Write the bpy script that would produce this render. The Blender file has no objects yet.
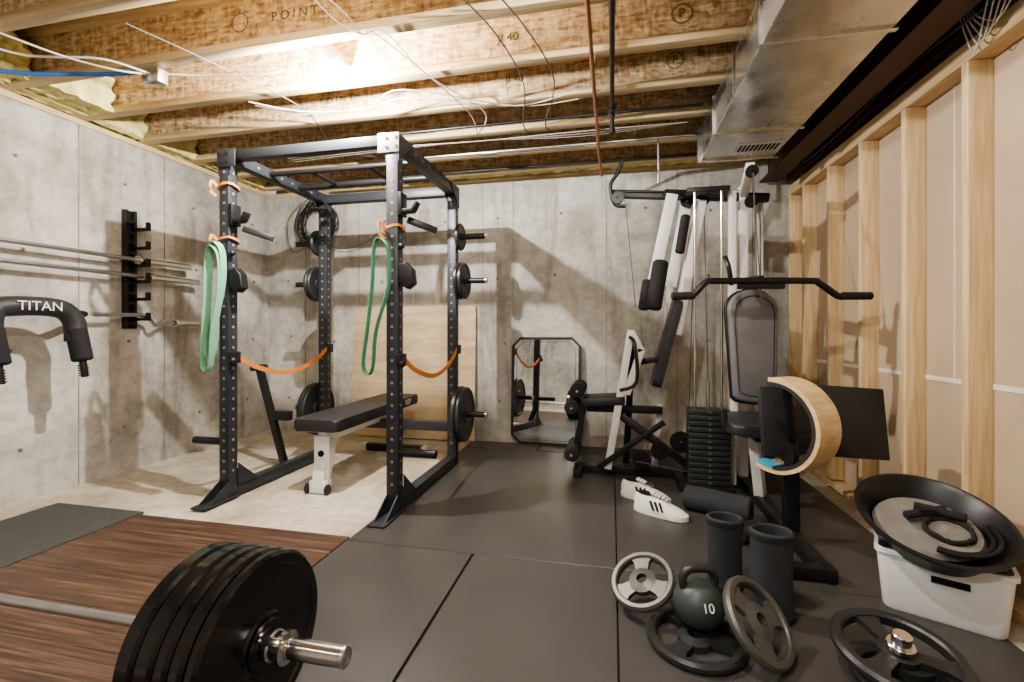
import bpy, bmesh, math, random
from math import radians, sin, cos, pi, sqrt, atan2
from mathutils import Vector, Matrix
random.seed(7)
I4 = Matrix.Identity(4)
def T(x, y, z): return Matrix.Translation((x, y, z))
def RR(a, ax): return Matrix.Rotation(radians(a), 4, ax)
def axisM(p, d, up='Y'):
    return Matrix.Translation(p) @ Vector(d).to_track_quat('Z', up).to_matrix().to_4x4()
def lin(c):
    def f(v):
        v /= 255.0
        return v/12.92 if v <= .04045 else ((v+.055)/1.055)**2.4
    return (f(c[0]), f(c[1]), f(c[2]), 1)

# ------------------------------------------------------------- materials
def base_mat(name):
    m = bpy.data.materials.new(name); m.use_nodes = True
    nt = m.node_tree; b = nt.nodes['Principled BSDF']
    tc = nt.nodes.new('ShaderNodeTexCoord')
    return m, nt, b, tc
def N(nt, t, **kw):
    n = nt.nodes.new(t)
    for k, v in kw.items():
        if k in n.inputs: n.inputs[k].default_value = v
        else: setattr(n, k, v)
    return n
def ramp(nt, stops):
    r = nt.nodes.new('ShaderNodeValToRGB')
    e = r.color_ramp.elements
    while len(e) < len(stops): e.new(.5)
    for i, (p, c) in enumerate(stops):
        e[i].position = p; e[i].color = c
    return r
def mat(name, col, rough=.5, metal=0., var=.12, scale=6., bump=0., bscale=80., coat=0., stretch=(1, 1, 1), emis=None, rvar=.0):
    m, nt, b, tc = base_mat(name)
    L = nt.links.new
    c = lin(col)
    mp = N(nt, 'ShaderNodeMapping'); mp.inputs['Scale'].default_value = stretch
    L(tc.outputs['Object'], mp.inputs['Vector'])
    no = N(nt, 'ShaderNodeTexNoise', Scale=scale, Detail=6.0)
    L(mp.outputs[0], no.inputs['Vector'])
    lo = tuple(max(0, x*(1-var)) for x in c[:3])+(1,); hi = tuple(min(1, x*(1+var)) for x in c[:3])+(1,)
    r = ramp(nt, [(.3, lo), (.7, hi)])
    L(no.outputs['Fac'], r.inputs[0]); L(r.outputs[0], b.inputs['Base Color'])
    b.inputs['Roughness'].default_value = rough; b.inputs['Metallic'].default_value = metal
    b.inputs['Coat Weight'].default_value = coat
    if rvar:
        mr = N(nt, 'ShaderNodeMapRange'); mr.inputs['To Min'].default_value = rough-rvar; mr.inputs['To Max'].default_value = rough+rvar
        mr.inputs['From Min'].default_value=.3; mr.inputs['From Max'].default_value=.7
        L(no.outputs['Fac'], mr.inputs['Value']); L(mr.outputs[0], b.inputs['Roughness'])
    if bump:
        n2 = N(nt, 'ShaderNodeTexNoise', Scale=bscale, Detail=4.0)
        L(mp.outputs[0], n2.inputs['Vector'])
        bp = N(nt, 'ShaderNodeBump', Strength=bump, Distance=.01)
        L(n2.outputs['Fac'], bp.inputs['Height']); L(bp.outputs[0], b.inputs['Normal'])
    if emis:
        b.inputs['Emission Color'].default_value = lin(emis[0]); b.inputs['Emission Strength'].default_value = emis[1]
    return m
def concrete(name, c1, c2, c3, big=1.1, rough=.85, stain=.9):
    m, nt, b, tc = base_mat(name); L = nt.links.new
    n1 = N(nt, 'ShaderNodeTexNoise', Scale=big, Detail=9.0, Roughness=.62)
    n2 = N(nt, 'ShaderNodeTexNoise', Scale=11.0, Detail=9.0, Roughness=.74)
    n3 = N(nt, 'ShaderNodeTexVoronoi', Scale=26.0)
    for n in (n1, n2, n3): L(tc.outputs['Object'], n.inputs['Vector'])
    mp = N(nt, 'ShaderNodeMapping'); mp.inputs['Scale'].default_value = (3.2, 3.2, .55); L(tc.outputs['Object'], mp.inputs['Vector'])
    n4 = N(nt, 'ShaderNodeTexNoise', Scale=1.3, Detail=7.0, Roughness=.6, Distortion=.8); L(mp.outputs[0], n4.inputs['Vector'])
    r1 = ramp(nt, [(.34, lin(c1)), (.5, lin(c2)), (.64, lin(c3))]); L(n1.outputs['Fac'], r1.inputs[0])
    r2 = ramp(nt, [(.32, (.64, .64, .64, 1)), (.58, (1, 1, 1, 1))]); L(n2.outputs['Fac'], r2.inputs[0])
    r3 = ramp(nt, [(.03, (.5, .5, .5, 1)), (.08, (1, 1, 1, 1))]); L(n3.outputs['Distance'], r3.inputs[0])
    r4 = ramp(nt, [(.36, (.66, .65, .62, 1)), (.5, (1, 1, 1, 1))]); L(n4.outputs['Fac'], r4.inputs[0])
    prev = r1.outputs[0]
    for r, f in ((r2, .85), (r3, .6), (r4, stain)):
        mx = N(nt, 'ShaderNodeMix', data_type='RGBA', blend_type='MULTIPLY'); mx.inputs[0].default_value = f
        L(prev, mx.inputs[6]); L(r.outputs[0], mx.inputs[7]); prev = mx.outputs[2]
    L(prev, b.inputs['Base Color']); b.inputs['Roughness'].default_value = rough
    bp = N(nt, 'ShaderNodeBump', Strength=.4, Distance=.01)
    L(n2.outputs['Fac'], bp.inputs['Height']); L(bp.outputs[0], b.inputs['Normal'])
    return m
def osb(name):
    m, nt, b, tc = base_mat(name); L = nt.links.new
    outs = []
    for sc, rot in (((16, 16, 70), 0.2), ((60, 60, 18), -.3), ((24, 24, 70), .7)):
        mp = N(nt, 'ShaderNodeMapping'); mp.inputs['Scale'].default_value = sc; mp.inputs['Rotation'].default_value = (0, rot, rot)
        L(tc.outputs['Object'], mp.inputs['Vector'])
        v = N(nt, 'ShaderNodeTexVoronoi', Scale=1.0); L(mp.outputs[0], v.inputs['Vector'])
        s = N(nt, 'ShaderNodeSeparateColor'); L(v.outputs['Color'], s.inputs[0]); outs.append(s)
    mx = N(nt, 'ShaderNodeMath', operation='ADD'); L(outs[0].outputs[0], mx.inputs[0]); L(outs[1].outputs[1], mx.inputs[1])
    ma = N(nt, 'ShaderNodeMath', operation='ADD'); L(mx.outputs[0], ma.inputs[0]); L(outs[2].outputs[2], ma.inputs[1])
    ml = N(nt, 'ShaderNodeMath', operation='MULTIPLY'); L(ma.outputs[0], ml.inputs[0]); ml.inputs[1].default_value = .3333
    r = ramp(nt, [(.12, lin((132, 106, 76))), (.36, lin((178, 150, 114))), (.6, lin((204, 180, 142))), (.9, lin((230, 212, 178)))])
    L(ml.outputs[0], r.inputs[0]); L(r.outputs[0], b.inputs['Base Color']); b.inputs['Roughness'].default_value = .65
    return m
def wood(name, c1, c2, c3, stretch, scale=4., rough=.6, coat=0.):
    m, nt, b, tc = base_mat(name); L = nt.links.new
    mp = N(nt, 'ShaderNodeMapping'); mp.inputs['Scale'].default_value = stretch
    L(tc.outputs['Object'], mp.inputs['Vector'])
    n1 = N(nt, 'ShaderNodeTexNoise', Scale=scale, Detail=8.0, Roughness=.65, Distortion=.6)
    L(mp.outputs[0], n1.inputs['Vector'])
    r = ramp(nt, [(.3, lin(c1)), (.5, lin(c2)), (.68, lin(c3))]); L(n1.outputs['Fac'], r.inputs[0])
    L(r.outputs[0], b.inputs['Base Color']); b.inputs['Roughness'].default_value = rough
    b.inputs['Coat Weight'].default_value = coat
    return m

M_conc_wall = concrete('concrete_wall', (160, 157, 150), (192, 189, 182), (218, 216, 210))
M_conc_floor = concrete('concrete_floor', (170, 158, 140), (198, 189, 171), (216, 208, 192), 1.6, .7, .35)
M_ridge = mat('concrete_ridge', (146, 142, 135), .9, var=.3)
M_osb = osb('osb')
M_flange = wood('joist_flange', (182, 157, 118), (205, 182, 143), (221, 201, 164), (.6, 14, 14), 3)
M_stud = wood('stud_pine', (194, 165, 122), (218, 191, 149), (233, 210, 170), (14, 14, .7), 3)
M_plateX = wood('plate_pine', (194, 165, 122), (218, 191, 149), (233, 210, 170), (14, .7, 14), 3)
M_ply = wood('plywood', (176, 154, 122), (200, 180, 147), (218, 200, 170), (1.2, 6, 5), 2.2)
M_platform = wood('platform_wood', (44, 32, 26), (80, 60, 48), (122, 96, 76), (1.0, 34, 8), 2.2, .45)
M_hoop = wood('hoop_wood', (190, 160, 118), (212, 184, 142), (228, 204, 164), (2, 2, 8), 3, .5)
M_rubber = mat('rubber_mat', (72, 70, 68), .36, var=.14, scale=2.5, bump=.10, bscale=260, rvar=.03)
M_rubber2 = mat('rubber_mat_small', (72, 74, 72), .7, var=.15, scale=30, bump=.3, bscale=260)
M_seam = mat('mat_seam', (14, 13, 13), .9)
M_tan = mat('board_paper', (188, 168, 144), .85, var=.12, scale=1.5)
M_white_tape = mat('joint_compound', (225, 218, 204), .8)
M_insul = mat('insulation', (222, 212, 150), .95, var=.35, scale=9, bump=1, bscale=30)
M_steel = mat('rack_steel', (60, 63, 68), .42, .3, var=.1)
M_black = mat('black_powdercoat', (36, 36, 38), .42, .2)
M_blackp = mat('black_plastic', (30, 30, 31), .38)
M_vinyl = mat('black_vinyl', (50, 50, 52), .48, bump=.15, bscale=300)
M_greyvinyl = mat('charcoal_vinyl', (112, 112, 114), .5, bump=.25, bscale=250)
M_foam = mat('foam', (36, 36, 38), .85, bump=.3, bscale=200)
M_iron = mat('cast_iron', (66, 67, 68), .38, .5, bump=.1, bscale=150)
M_ironl = mat('grey_iron', (96, 96, 93), .4, .45, bump=.1, bscale=150)
M_bumper = mat('bumper_rubber', (18, 18, 19), .22, coat=.3, var=.1)
M_chrome = mat('chrome', (215, 213, 208), .18, 1.0, var=.04)
M_bar = mat('bar_steel', (196, 196, 196), .3, 1.0)
M_galv = mat('galvanised', (204, 204, 201), .27, .92, var=.2, scale=4, bump=.35, bscale=5, rvar=.1)
M_white = mat('white_powdercoat', (222, 222, 218), .4, var=.04)
M_hole = mat('rack_hole', (136, 134, 130), .7)
M_holed = mat('bracket_hole', (110, 108, 104), .8)
M_darkhole = mat('dark_slot', (10, 10, 10), .9)
M_mirror = mat('mirror_glass', (225, 228, 226), .02, 1.0, var=0)
M_copper = mat('copper', (170, 120, 90), .4, .8)
M_green = mat('green_band', (120, 176, 144), .6)
M_green2 = mat('green_band_dark', (82, 142, 108), .6)
M_orange = mat('orange_strap', (222, 138, 66), .6)
M_blue = mat('blue_pex', (60, 110, 180), .4)
M_bluel = mat('blue_label', (70, 160, 190), .5)
M_wire = mat('white_wire', (214, 210, 200), .5)
M_wire_b = mat('grey_wire', (90, 88, 84), .5)
M_brown = mat('painted_beam', (74, 48, 36), .5, .3)
M_bulb = mat('bulb_glow', (255, 250, 235), .4, emis=((255, 246, 230), 25))
M_tube = mat('fill_tube_glow', (255, 250, 240), .4, emis=((255, 246, 232), 4))  # glow for the tubes of the added fill fixture
M_bin = mat('white_bin', (232, 234, 234), .35, var=.03)
M_neo = mat('neoprene', (54, 56, 60), .9, bump=.2, bscale=300)
M_shoe = mat('shoe_white', (230, 229, 224), .6, var=.05)
M_kgreen = mat('kettlebell_dark', (62, 70, 68), .45)
M_grey = mat('grey_plate', (128, 124, 118), .6, var=.25)
M_label = mat('label_white', (225, 225, 225), .5)
M_badge = mat('rack_badge', (165, 166, 168), .4, .4)
M_frame = mat('mirror_frame', (70, 70, 70), .35, .7)
M_stamp = mat('stamp_ink', (84, 88, 62), .8)

# ------------------------------------------------------------- geometry helpers
def smooth(pts, n=6, closed=False):
    P = [Vector(p) for p in pts]; out = []
    m = len(P); rng = m if closed else m-1
    for i in range(rng):
        if closed: a, b, c, d = P[(i-1) % m], P[i], P[(i+1) % m], P[(i+2) % m]
        else: a, b, c, d = P[max(i-1, 0)], P[i], P[i+1], P[min(i+2, m-1)]
        for k in range(n):
            t = k/n
            out.append(.5*((2*b)+(c-a)*t+(2*a-5*b+4*c-d)*t*t+(3*b-a-3*c+d)*t**3))
    if not closed: out.append(P[-1])
    return out
class Obj:
    def __init__(s, name): s.name = name; s.parts = {}; s.texts = []
    def add(s, part, m, verts, faces, M=I4):
        if part not in s.parts: s.parts[part] = (bmesh.new(), [])
        bm, mats = s.parts[part]
        if m not in mats: mats.append(m)
        ix = mats.index(m)
        vs = [bm.verts.new(M @ Vector(v)) for v in verts]
        for f in faces:
            try:
                fc = bm.faces.new([vs[i] for i in f]); fc.material_index = ix
            except ValueError: pass
    def addbm(s, part, m, b, M=I4):
        b.verts.index_update()
        s.add(part, m, [v.co.copy() for v in b.verts], [[v.index for v in f.verts] for f in b.faces], M); b.free()
    def box(s, part, m, c, size, M=I4, bev=0., rot=None, seg=2):
        b = bmesh.new(); bmesh.ops.create_cube(b, size=1)
        for v in b.verts: v.co = Vector((v.co.x*size[0], v.co.y*size[1], v.co.z*size[2]))
        if bev: bmesh.ops.bevel(b, geom=b.edges[:], offset=bev, segments=seg, affect='EDGES', profile=.5)
        X = T(*c)
        if rot: X = X @ RR(rot[2], 'Z') @ RR(rot[1], 'Y') @ RR(rot[0], 'X')
        s.addbm(part, m, b, M @ X)
    def beam(s, part, m, p1, p2, w, h, M=I4, bev=.003, up=(0, 0, 1)):
        p1, p2 = Vector(p1), Vector(p2); d = p2-p1; L = d.length; t = d.normalized()
        u = Vector(up)
        if abs(t.dot(u)) > .98: u = Vector((0, 1, 0))
        x = t.cross(u).normalized(); z = x.cross(t).normalized()
        X = Matrix((( x.x, t.x, z.x, 0), (x.y, t.y, z.y, 0), (x.z, t.z, z.z, 0), (0, 0, 0, 1)))
        X.translation = (p1+p2)/2
        s.box(part, m, (0, 0, 0), (w, L, h), M @ X, bev)
    def lathe(s, part, m, prof, X=I4, seg=48, a0=0, a1=360, sx=1, sy=1):
        full = abs(a1-a0) >= 360; n = seg if full else seg+1
        V = []; F = []
        for i in range(n):
            a = radians(a0+(a1-a0)*i/seg)
            for r, z in prof: V.append((r*cos(a)*sx, r*sin(a)*sy, z))
        k = len(prof)
        for i in range(seg):
            j = (i+1) % n
            for q in range(k-1):
                F.append((i*k+q, j*k+q, j*k+q+1, i*k+q+1))
        b = bmesh.new(); vs = [b.verts.new(v) for v in V]
        for f in F:
            try: b.faces.new([vs[i] for i in f])
            except ValueError: pass
        bmesh.ops.remove_doubles(b, verts=b.verts[:], dist=1e-6)
        s.addbm(part, m, b, X)
    def cyl(s, part, m, p1, p2, r, r2=None, seg=20, M=I4, bev=.0):
        p1, p2 = Vector(p1), Vector(p2); d = p2-p1; L = d.length
        r2 = r if r2 is None else r2
        if bev: pr = [(0, 0), (r-bev, 0), (r, bev), (r2, L-bev), (r2-bev, L), (0, L)]
        else: pr = [(0, 0), (r, 0), (r2, L), (0, L)]
        s.lathe(part, m, pr, M @ axisM(p1, d), seg)
    def sphere(s, part, m, c, r, sc=(1, 1, 1), M=I4, seg=24):
        k = seg//2
        pr = [(r*sin(pi*i/k), -r*cos(pi*i/k)) for i in range(k+1)]; pr[0] = (0, -r); pr[-1] = (0, r)
        s.lathe(part, m, pr, M @ T(*c) @ Matrix.Diagonal((*sc, 1)), seg)
    def sweep(s, part, m, pts, prof, closed=False, up=None, M=I4, cap=True):
        P = [Vector(p) for p in pts]; n = len(P); V = []; F = []; k = len(prof)
        prev = None
        for i in range(n):
            if closed: t = (P[(i+1) % n]-P[i-1]).normalized()
            else: t = (P[min(i+1, n-1)]-P[max(i-1, 0)]).normalized()
            if up is not None:
                x = t.cross(Vector(up)).normalized()
            else:
                if prev is None:
                    u = Vector((0, 0, 1)) if abs(t.z) < .9 else Vector((0, 1, 0))
                    x = t.cross(u).normalized()
                else: x = (prev-t*prev.dot(t)).normalized()
                prev = x
            z = x.cross(t).normalized()
            for a, b in prof: V.append(P[i]+x*a+z*b)
        for i in range(n if closed else n-1):
            j = (i+1) % n
            for q in range(k): F.append((i*k+q, i*k+(q+1) % k, j*k+(q+1) % k, j*k+q))
        if not closed and cap:
            F.append(tuple(range(k))[::-1]); F.append(tuple((n-1)*k+q for q in range(k)))
        s.add(part, m, V, F, M)
    def tube(s, part, m, pts, r, seg=10, closed=False, M=I4, sm=0):
        if sm: pts = smooth(pts, sm, closed)
        s.sweep(part, m, pts, [(r*cos(2*pi*q/seg), r*sin(2*pi*q/seg)) for q in range(seg)], closed, None, M)
    def prism(s, part, m, poly, depth, X=I4, bev=0., seg=3):
        b = bmesh.new()
        v0 = [b.verts.new((x, y, -depth/2)) for x, y in poly]; v1 = [b.verts.new((x, y, depth/2)) for x, y in poly]
        n = len(poly); b.faces.new(v0[::-1]); b.faces.new(v1)
        for i in range(n): b.faces.new([v0[i], v0[(i+1) % n], v1[(i+1) % n], v1[i]])
        if bev:
            es = [e for e in b.edges if abs(e.verts[0].co.z-e.verts[1].co.z) < 1e-6]
            bmesh.ops.bevel(b, geom=es, offset=bev, segments=seg, affect='EDGES', profile=.5)
        s.addbm(part, m, b, X)
    def loft(s, part, m, rings, M=I4, cap=True):
        k = len(rings[0]); V = [v for r in rings for v in r]; F = []
        for i in range(len(rings)-1):
            for q in range(k): F.append((i*k+q, i*k+(q+1) % k, (i+1)*k+(q+1) % k, (i+1)*k+q))
        if cap: F.append(tuple(range(k))[::-1]); F.append(tuple((len(rings)-1)*k+q for q in range(k)))
        s.add(part, m, V, F, M)
    def text(s, part, m, txt, size, X, ext=.001): s.texts.append((part, m, txt, size, X, ext))
    def done(s, flat=False):
        mn = Vector((1e9,)*3); mx = Vector((-1e9,)*3)
        for bm, _ in s.parts.values():
            for v in bm.verts:
                for i in range(3): mn[i] = min(mn[i], v.co[i]); mx[i] = max(mx[i], v.co[i])
        c = Vector(((mn.x+mx.x)/2, (mn.y+mx.y)/2, mn.z))
        single = len(s.parts) == 1 and not s.texts
        par = None
        if not single:
            par = bpy.data.objects.new(s.name, None); par.empty_display_size = .1
            bpy.context.collection.objects.link(par); par.location = c
        for p, (bm, mats) in s.parts.items():
            for v in bm.verts: v.co -= c
            bmesh.ops.recalc_face_normals(bm, faces=bm.faces[:])
            me = bpy.data.meshes.new(s.name+'_'+p); bm.to_mesh(me); bm.free()
            for mm in mats: me.materials.append(mm)
            if not flat:
                me.shade_smooth()
                try: me.set_sharp_from_angle(angle=radians(32))
                except Exception: pass
            o = bpy.data.objects.new(s.name if single else p, me)
            bpy.context.collection.objects.link(o)
            if single: o.location = c; par = o
            else: o.parent = par
        for part, mm, txt, size, X, ext in s.texts:
            cu = bpy.data.curves.new(part, 'FONT'); cu.body = txt; cu.size = size; cu.extrude = ext
            cu.align_x = 'CENTER'; cu.align_y = 'CENTER'; cu.materials.append(mm)
            o = bpy.data.objects.new(part, cu); bpy.context.collection.objects.link(o)
            o.parent = par; o.matrix_local = T(*(-c)) @ X
        return par

# ------------------------------------------------------------- room
XL, XR, YB, YF = -3.53, 1.42, 4.20, -2.4
WH = 2.44
JB = 2.48
o = Obj('floor'); o.box('floor', M_conc_floor, ((XL+1.7)/2, (YB+YF)/2, -.05), (1.7-XL+.2, YB-YF+.2, .1)); o.done()
o = Obj('wall_left')
o.box('concrete', M_conc_wall, (XL-.1, (YB+YF)/2, WH/2), (.2, YB-YF+.4, WH))
for y in (-1.2, -.6, 0, .6, 1.2, 1.81, 2.42, 3.03, 3.64):
    o.box('form_seams', M_ridge, (XL+.001, y, WH/2), (.005, .005, WH))
for y in (-.3, .3, .9, 1.5, 2.1, 2.72, 3.33, 3.94):
    for z in (.35, .95, 1.55, 2.1):
        yy = y+random.uniform(-.05, .05); zz = z+random.uniform(-.04, .04)
        o.cyl('tie_marks', M_ridge, (XL, yy, zz), (XL+.004, yy, zz), .014, seg=12)
        o.cyl('tie_holes', M_darkhole, (XL, yy, zz), (XL+.0045, yy, zz), .005, seg=8)
o.done()
o = Obj('wall_back')
o.box('concrete', M_conc_wall, ((XL+1.7)/2, YB+.1, WH/2), (1.7-XL, .2, WH))
for x in (-3.1, -2.49, -1.88, -1.2, -.9, -.05, .55, 1.15):
    o.box('form_seams', M_ridge, (x, YB-.001, WH/2), (.005, .005, WH))
for x in (-3.3, -2.8, -2.2, -1.55, -1.02, -.5, .25, .85):
    for z in (.35, .95, 1.55, 2.1):
        xx = x+random.uniform(-.05, .05); zz = z+random.uniform(-.04, .04)
        o.cyl('tie_marks', M_ridge, (xx, YB-.004, zz), (xx, YB, zz), .014, seg=12)
        o.cyl('tie_holes', M_darkhole, (xx, YB-.0045, zz), (xx, YB, zz), .005, seg=8)
o.done()
o = Obj('wall_front'); o.box('wall', M_conc_wall, ((XL+1.7)/2, YF-.1, 1.38), (1.7-XL, .2, 2.76)); o.done()
o = Obj('wall_right')
o.box('panel', M_tan, (1.55, (YB+YF)/2, 1.24), (.08, YB-YF, 2.48))
o.box('joint_tape', M_white_tape, (1.508, (YB+YF)/2, .82), (.004, YB-YF, .022))
o.box('joint_tape', M_white_tape, (1.509, 2.45, 1.5), (.003, .006, 1.4))
for y in [1.84-.406*k for k in range(1, 10)]+[1.84+.41*k for k in range(0, 6)]:
    o.box('studs', M_stud, (XR+.045, y, 1.1), (.088, .039, 2.1), bev=.002)
o.box('studs', M_stud, (XR+.045, 4.17, 1.1), (.088, .039, 2.1), bev=.002)
o.box('sole_plate', M_plateX, (XR+.045, (YB+YF)/2, .02), (.089, YB-YF, .04), bev=.002)
o.box('top_plate', M_plateX, (XR+.045, (YB+YF)/2, 2.17), (.089, YB-YF, .038), bev=.002)
o.box('top_plate', M_plateX, (XR+.045, (YB+YF)/2, 2.21), (.089, YB-YF, .038), bev=.002)
o.done()
o = Obj('ceiling'); o.box('subfloor', M_osb, ((XL+1.7)/2, (YB+YF)/2, 2.80), (1.9-XL, YB-YF+.6, .04)); o.done()
o = Obj('trim_1')   # sill plates and rim boards
o.box('sill_left', M_plateX, (XL-.06, (YB+YF)/2, WH+.02), (.14, YB-YF, .038))
o.box('sill_back', M_flange, ((XL+1.7)/2, YB+.07, WH+.02), (1.7-XL, .14, .038))
o.box('rim_left', M_osb, (XL-.11, (YB+YF)/2, 2.63), (.03, YB-YF, .3))
o.box('rim_back', M_osb, ((XL+1.7)/2, YB+.11, 2.63), (1.7-XL, .03, .3))
o.box('rim_right', M_osb, (1.72, (YB+YF)/2, 2.5), (.03, YB-YF, .6))
o.done()
jy = [4.07-.41*k for k in range(0, 16)]
for i, y in enumerate(jy):
    if y < YF+.1: continue
    o = Obj('ceiling_joist'); cx = (XL-.08+1.7)/2; L = 1.7-XL+.06
    o.box('flange_bottom', M_flange, (cx, y, JB+.02), (L, .062, .04), bev=.002)
    o.box('web', M_osb, (cx, y, JB+.15), (L, .012, .22))
    o.box('flange_top', M_flange, (cx, y, JB+.28), (L, .062, .04), bev=.002)
    if i in (3, 4, 5):
        for x, t in ((-2.3+.15*i, 'P O I N T'), (.42-.02*i, 'P'), (-.75+.05*i, 'JI 40')):
            o.text('grade_stamp', M_stamp, t, .065, T(x, y-.0072, JB+.15) @ RR(90, 'X'), .0004)
        for x in (-2.62+.15*i, .42-.02*i):
            o.lathe('stamp_ring', M_stamp, [(.045, 0), (.05, 0), (.05, .0006), (.045, .0006)], axisM((x, y-.0065, JB+.15), (0, -1, 0)), 28)
    o.done()
# insulation in rim bays
o = Obj('rim_insulation')
def lump(x0, x1, y0, y1, z0, z1, part):
    b = bmesh.new(); bmesh.ops.create_cube(b, size=1); bmesh.ops.subdivide_edges(b, edges=b.edges[:], cuts=7, use_grid_fill=True)
    for v in b.verts:
        d = 1+.12*sin(v.co.x*17+y0*9)+.1*sin(v.co.z*13+v.co.y*21+y0*5)+random.uniform(-.03, .03)
        v.co = Vector(((x0+x1)/2+v.co.x*(x1-x0)*d, (y0+y1)/2+v.co.y*(y1-y0)*min(d, 1.02), (z0+z1)/2+v.co.z*(z1-z0)*min(d, 1.04)))
    o.addbm(part, M_insul, b)
for i in range(len(jy)-1):
    if jy[i+1] < 0: break
    lump(XL-.1, XL+.10, jy[i+1]+.02, jy[i]-.02, WH+.045, 2.74, 'batts')
    if i in (4,5): lump(XL-.05, XL+.30, jy[i+1]+.03, jy[i]-.03, WH+.045, 2.70, 'batts')
for x in [-3.3+.5*k for k in range(10)]: lump(x, x+.48, YB-.08, YB+.1, WH+.045, 2.7, 'batts')
o.done()

# ------------------------------------------------------------- floor coverings
def mat_obj(name, m, x0, x1, y0, y1, h=.012):
    o = Obj(name); o.box('m', m, ((x0+x1)/2, (y0+y1)/2, h/2), (x1-x0, y1-y0, h), bev=.002, seg=1); o.done()
o = Obj('mat_underlay');  # black sheet added under the mats so the gaps between them show dark
o.box('underlay', M_seam, (0.01, 1.32, .001), (2.56, 5.6, .002)); o.done()
g = .0025
for a in ((-1.28, -.63-.005, -.2, 2.05-g), (-.63+.005, .02-g, -.2, 2.05-g), (-1.28, .02-g, 2.05+g, 3.9),
          (.02+g, 1.30, .85, 2.05-g), (.02+g, 1.30, 2.05+g, 3.27), (.02+g, 1.30, 3.28, 4.15), (-.63, .02-g, 3.91, 4.15), (-1.28, -.64, 3.91, 4.15), (.02+g, 1.30, -.4, .84), (-1.28, .0, -1.5, -.21)):
    mat_obj('rubber_floor_mat', M_rubber, *a)
mat_obj('platform_side_mat', M_rubber2, -3.25, -2.61, -.3, 2.12, .014)
o = Obj('lifting_platform')
ys = [-.29+.183*k for k in range(14)]
for k in range(13):
    o.box('planks', M_platform, (-1.945, (ys[k]+ys[k+1])/2, .0055), (1.31, ys[k+1]-ys[k]-.0015, .011), bev=.0008, seg=1)
o.done()

# ------------------------------------------------------------- duct, beam, pipes
o = Obj('air_duct')
o.box('duct', M_galv, (.85, 1.2, 2.358), (.48, 4.5, .222), bev=.004, seg=1)
for y in (-.6, .45, 1.45, 2.1, 3.0):
    o.box('joint_flanges', M_galv, (.85, y, 2.356), (.505, .025, .243), bev=.003, seg=1)
o.box('end_flange', M_galv, (.85, 3.46, 2.356), (.52, .02, .25))
o.box('register', M_white, (.93, 3.27, 2.244), (.26, .13, .008), bev=.002)
for k in range(10): o.box('register_slots', M_darkhole, (.93-.11+k*.0245, 3.27, 2.239), (.012, .10, .003))
for y in (.5, 2.55): o.box('hanger_straps', M_galv, (.605, y, 2.37), (.004, .03, .24))
o.done()
o = Obj('support_beam')
for z in (2.27, 2.465): o.box('flanges', M_brown, (1.26, .9, z), (.14, 6.5, .014))
o.box('web', M_brown, (1.26, .9, 2.367), (.012, 6.5, .19))
o.box('wood_nailer', M_brown, (1.41, .9, 2.36), (.03, 6.5, .21)); o.done()
o = Obj('copper_pipe'); o.tube('pipe', M_copper, [(-.1, -1, 2.42), (-.1, 3.2, 2.42), (-.1, 3.55, 2.40), (-.08, 3.8, 2.3)], .011)
for y in (1.2, 2.43, 3.25): o.box('clips', M_copper, (-.1, y, 2.455), (.03, .02, .05))
o.done()
o = Obj('gas_pipe'); o.tube('pipe', M_black, [(0, -1, 2.40), (0, 2.9, 2.40)], .013, 12)
o.cyl('elbow', M_black, (0, 2.86, 2.40), (0, 2.95, 2.40), .020); o.cyl('drop', M_black, (0, 2.92, 2.40), (0, 2.92, 2.30), .013)
o.cyl('cap', M_black, (0, 2.92, 2.30), (0, 2.92, 2.27), .018)
for y in (1.2, 2.02): o.box('clips', M_black, (0, y, 2.445), (.03, .02, .07))
o.done()
o = Obj('conduit_run'); o.tube('pipe', M_bar, [(-1.8, 3.50, 2.45), (.55, 3.50, 2.45), (.59, 3.50, 2.44)], .012)
o.tube('pipe', M_black, [(-2.6, 3.86, 2.44), (1.1, 3.86, 2.44)], .012)
o.tube('drop', M_bar, [(.33, 3.50, 2.45), (.33, 3.50, 2.12)], .008)
o.cyl('coupling', M_bar, (-1.0, 3.515, 2.45), (-.88, 3.515, 2.45), .027)
o.done()
o = Obj('blue_water_line'); o.tube('pipe', M_blue, [(-3.42, .9, 2.43), (-3.36, 1.4, 2.42), (-3.15, 1.75, 2.40), (-2.8, 1.95, 2.44), (-2.55, 2.02, 2.455)], .011, sm=6); o.done()
o = Obj('junction_box'); o.box('box', M_galv, (-2.45, 2.05, 2.435), (.11, .06, .075), bev=.004)
o.tube('cable', M_wire, [(-2.45, 2.02, 2.44), (-2.6, 1.88, 2.46), (-2.9, 1.75, 2.44), (-3.05, 1.6, 2.46)], .006, sm=6)
o.tube('cable', M_wire, [(-2.47, 2.02, 2.44), (-2.56, 1.92, 2.42), (-2.72, 1.80, 2.44), (-2.85, 1.62, 2.465)], .005, sm=6)
o.tube('cable', M_wire, [(-2.40, 2.05, 2.45), (-2.2, 2.12, 2.455), (-1.9, 2.16, 2.445), (-1.66, 2.18, 2.47)], .005, sm=6); o.done()
o = Obj('loose_cable_run')
for k, x in enumerate((-2.2, -.7, -.55)):
    o.tube('cables', M_wire_b, [(x, 1.7, 2.47), (x+.15, 2.1, 2.465), (x+.2+random.uniform(-.2, .2), 2.6, 2.46), (x+.1, 3.2, 2.468), (x+.3, 3.44, 2.468)], .004, 6, sm=6)
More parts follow.
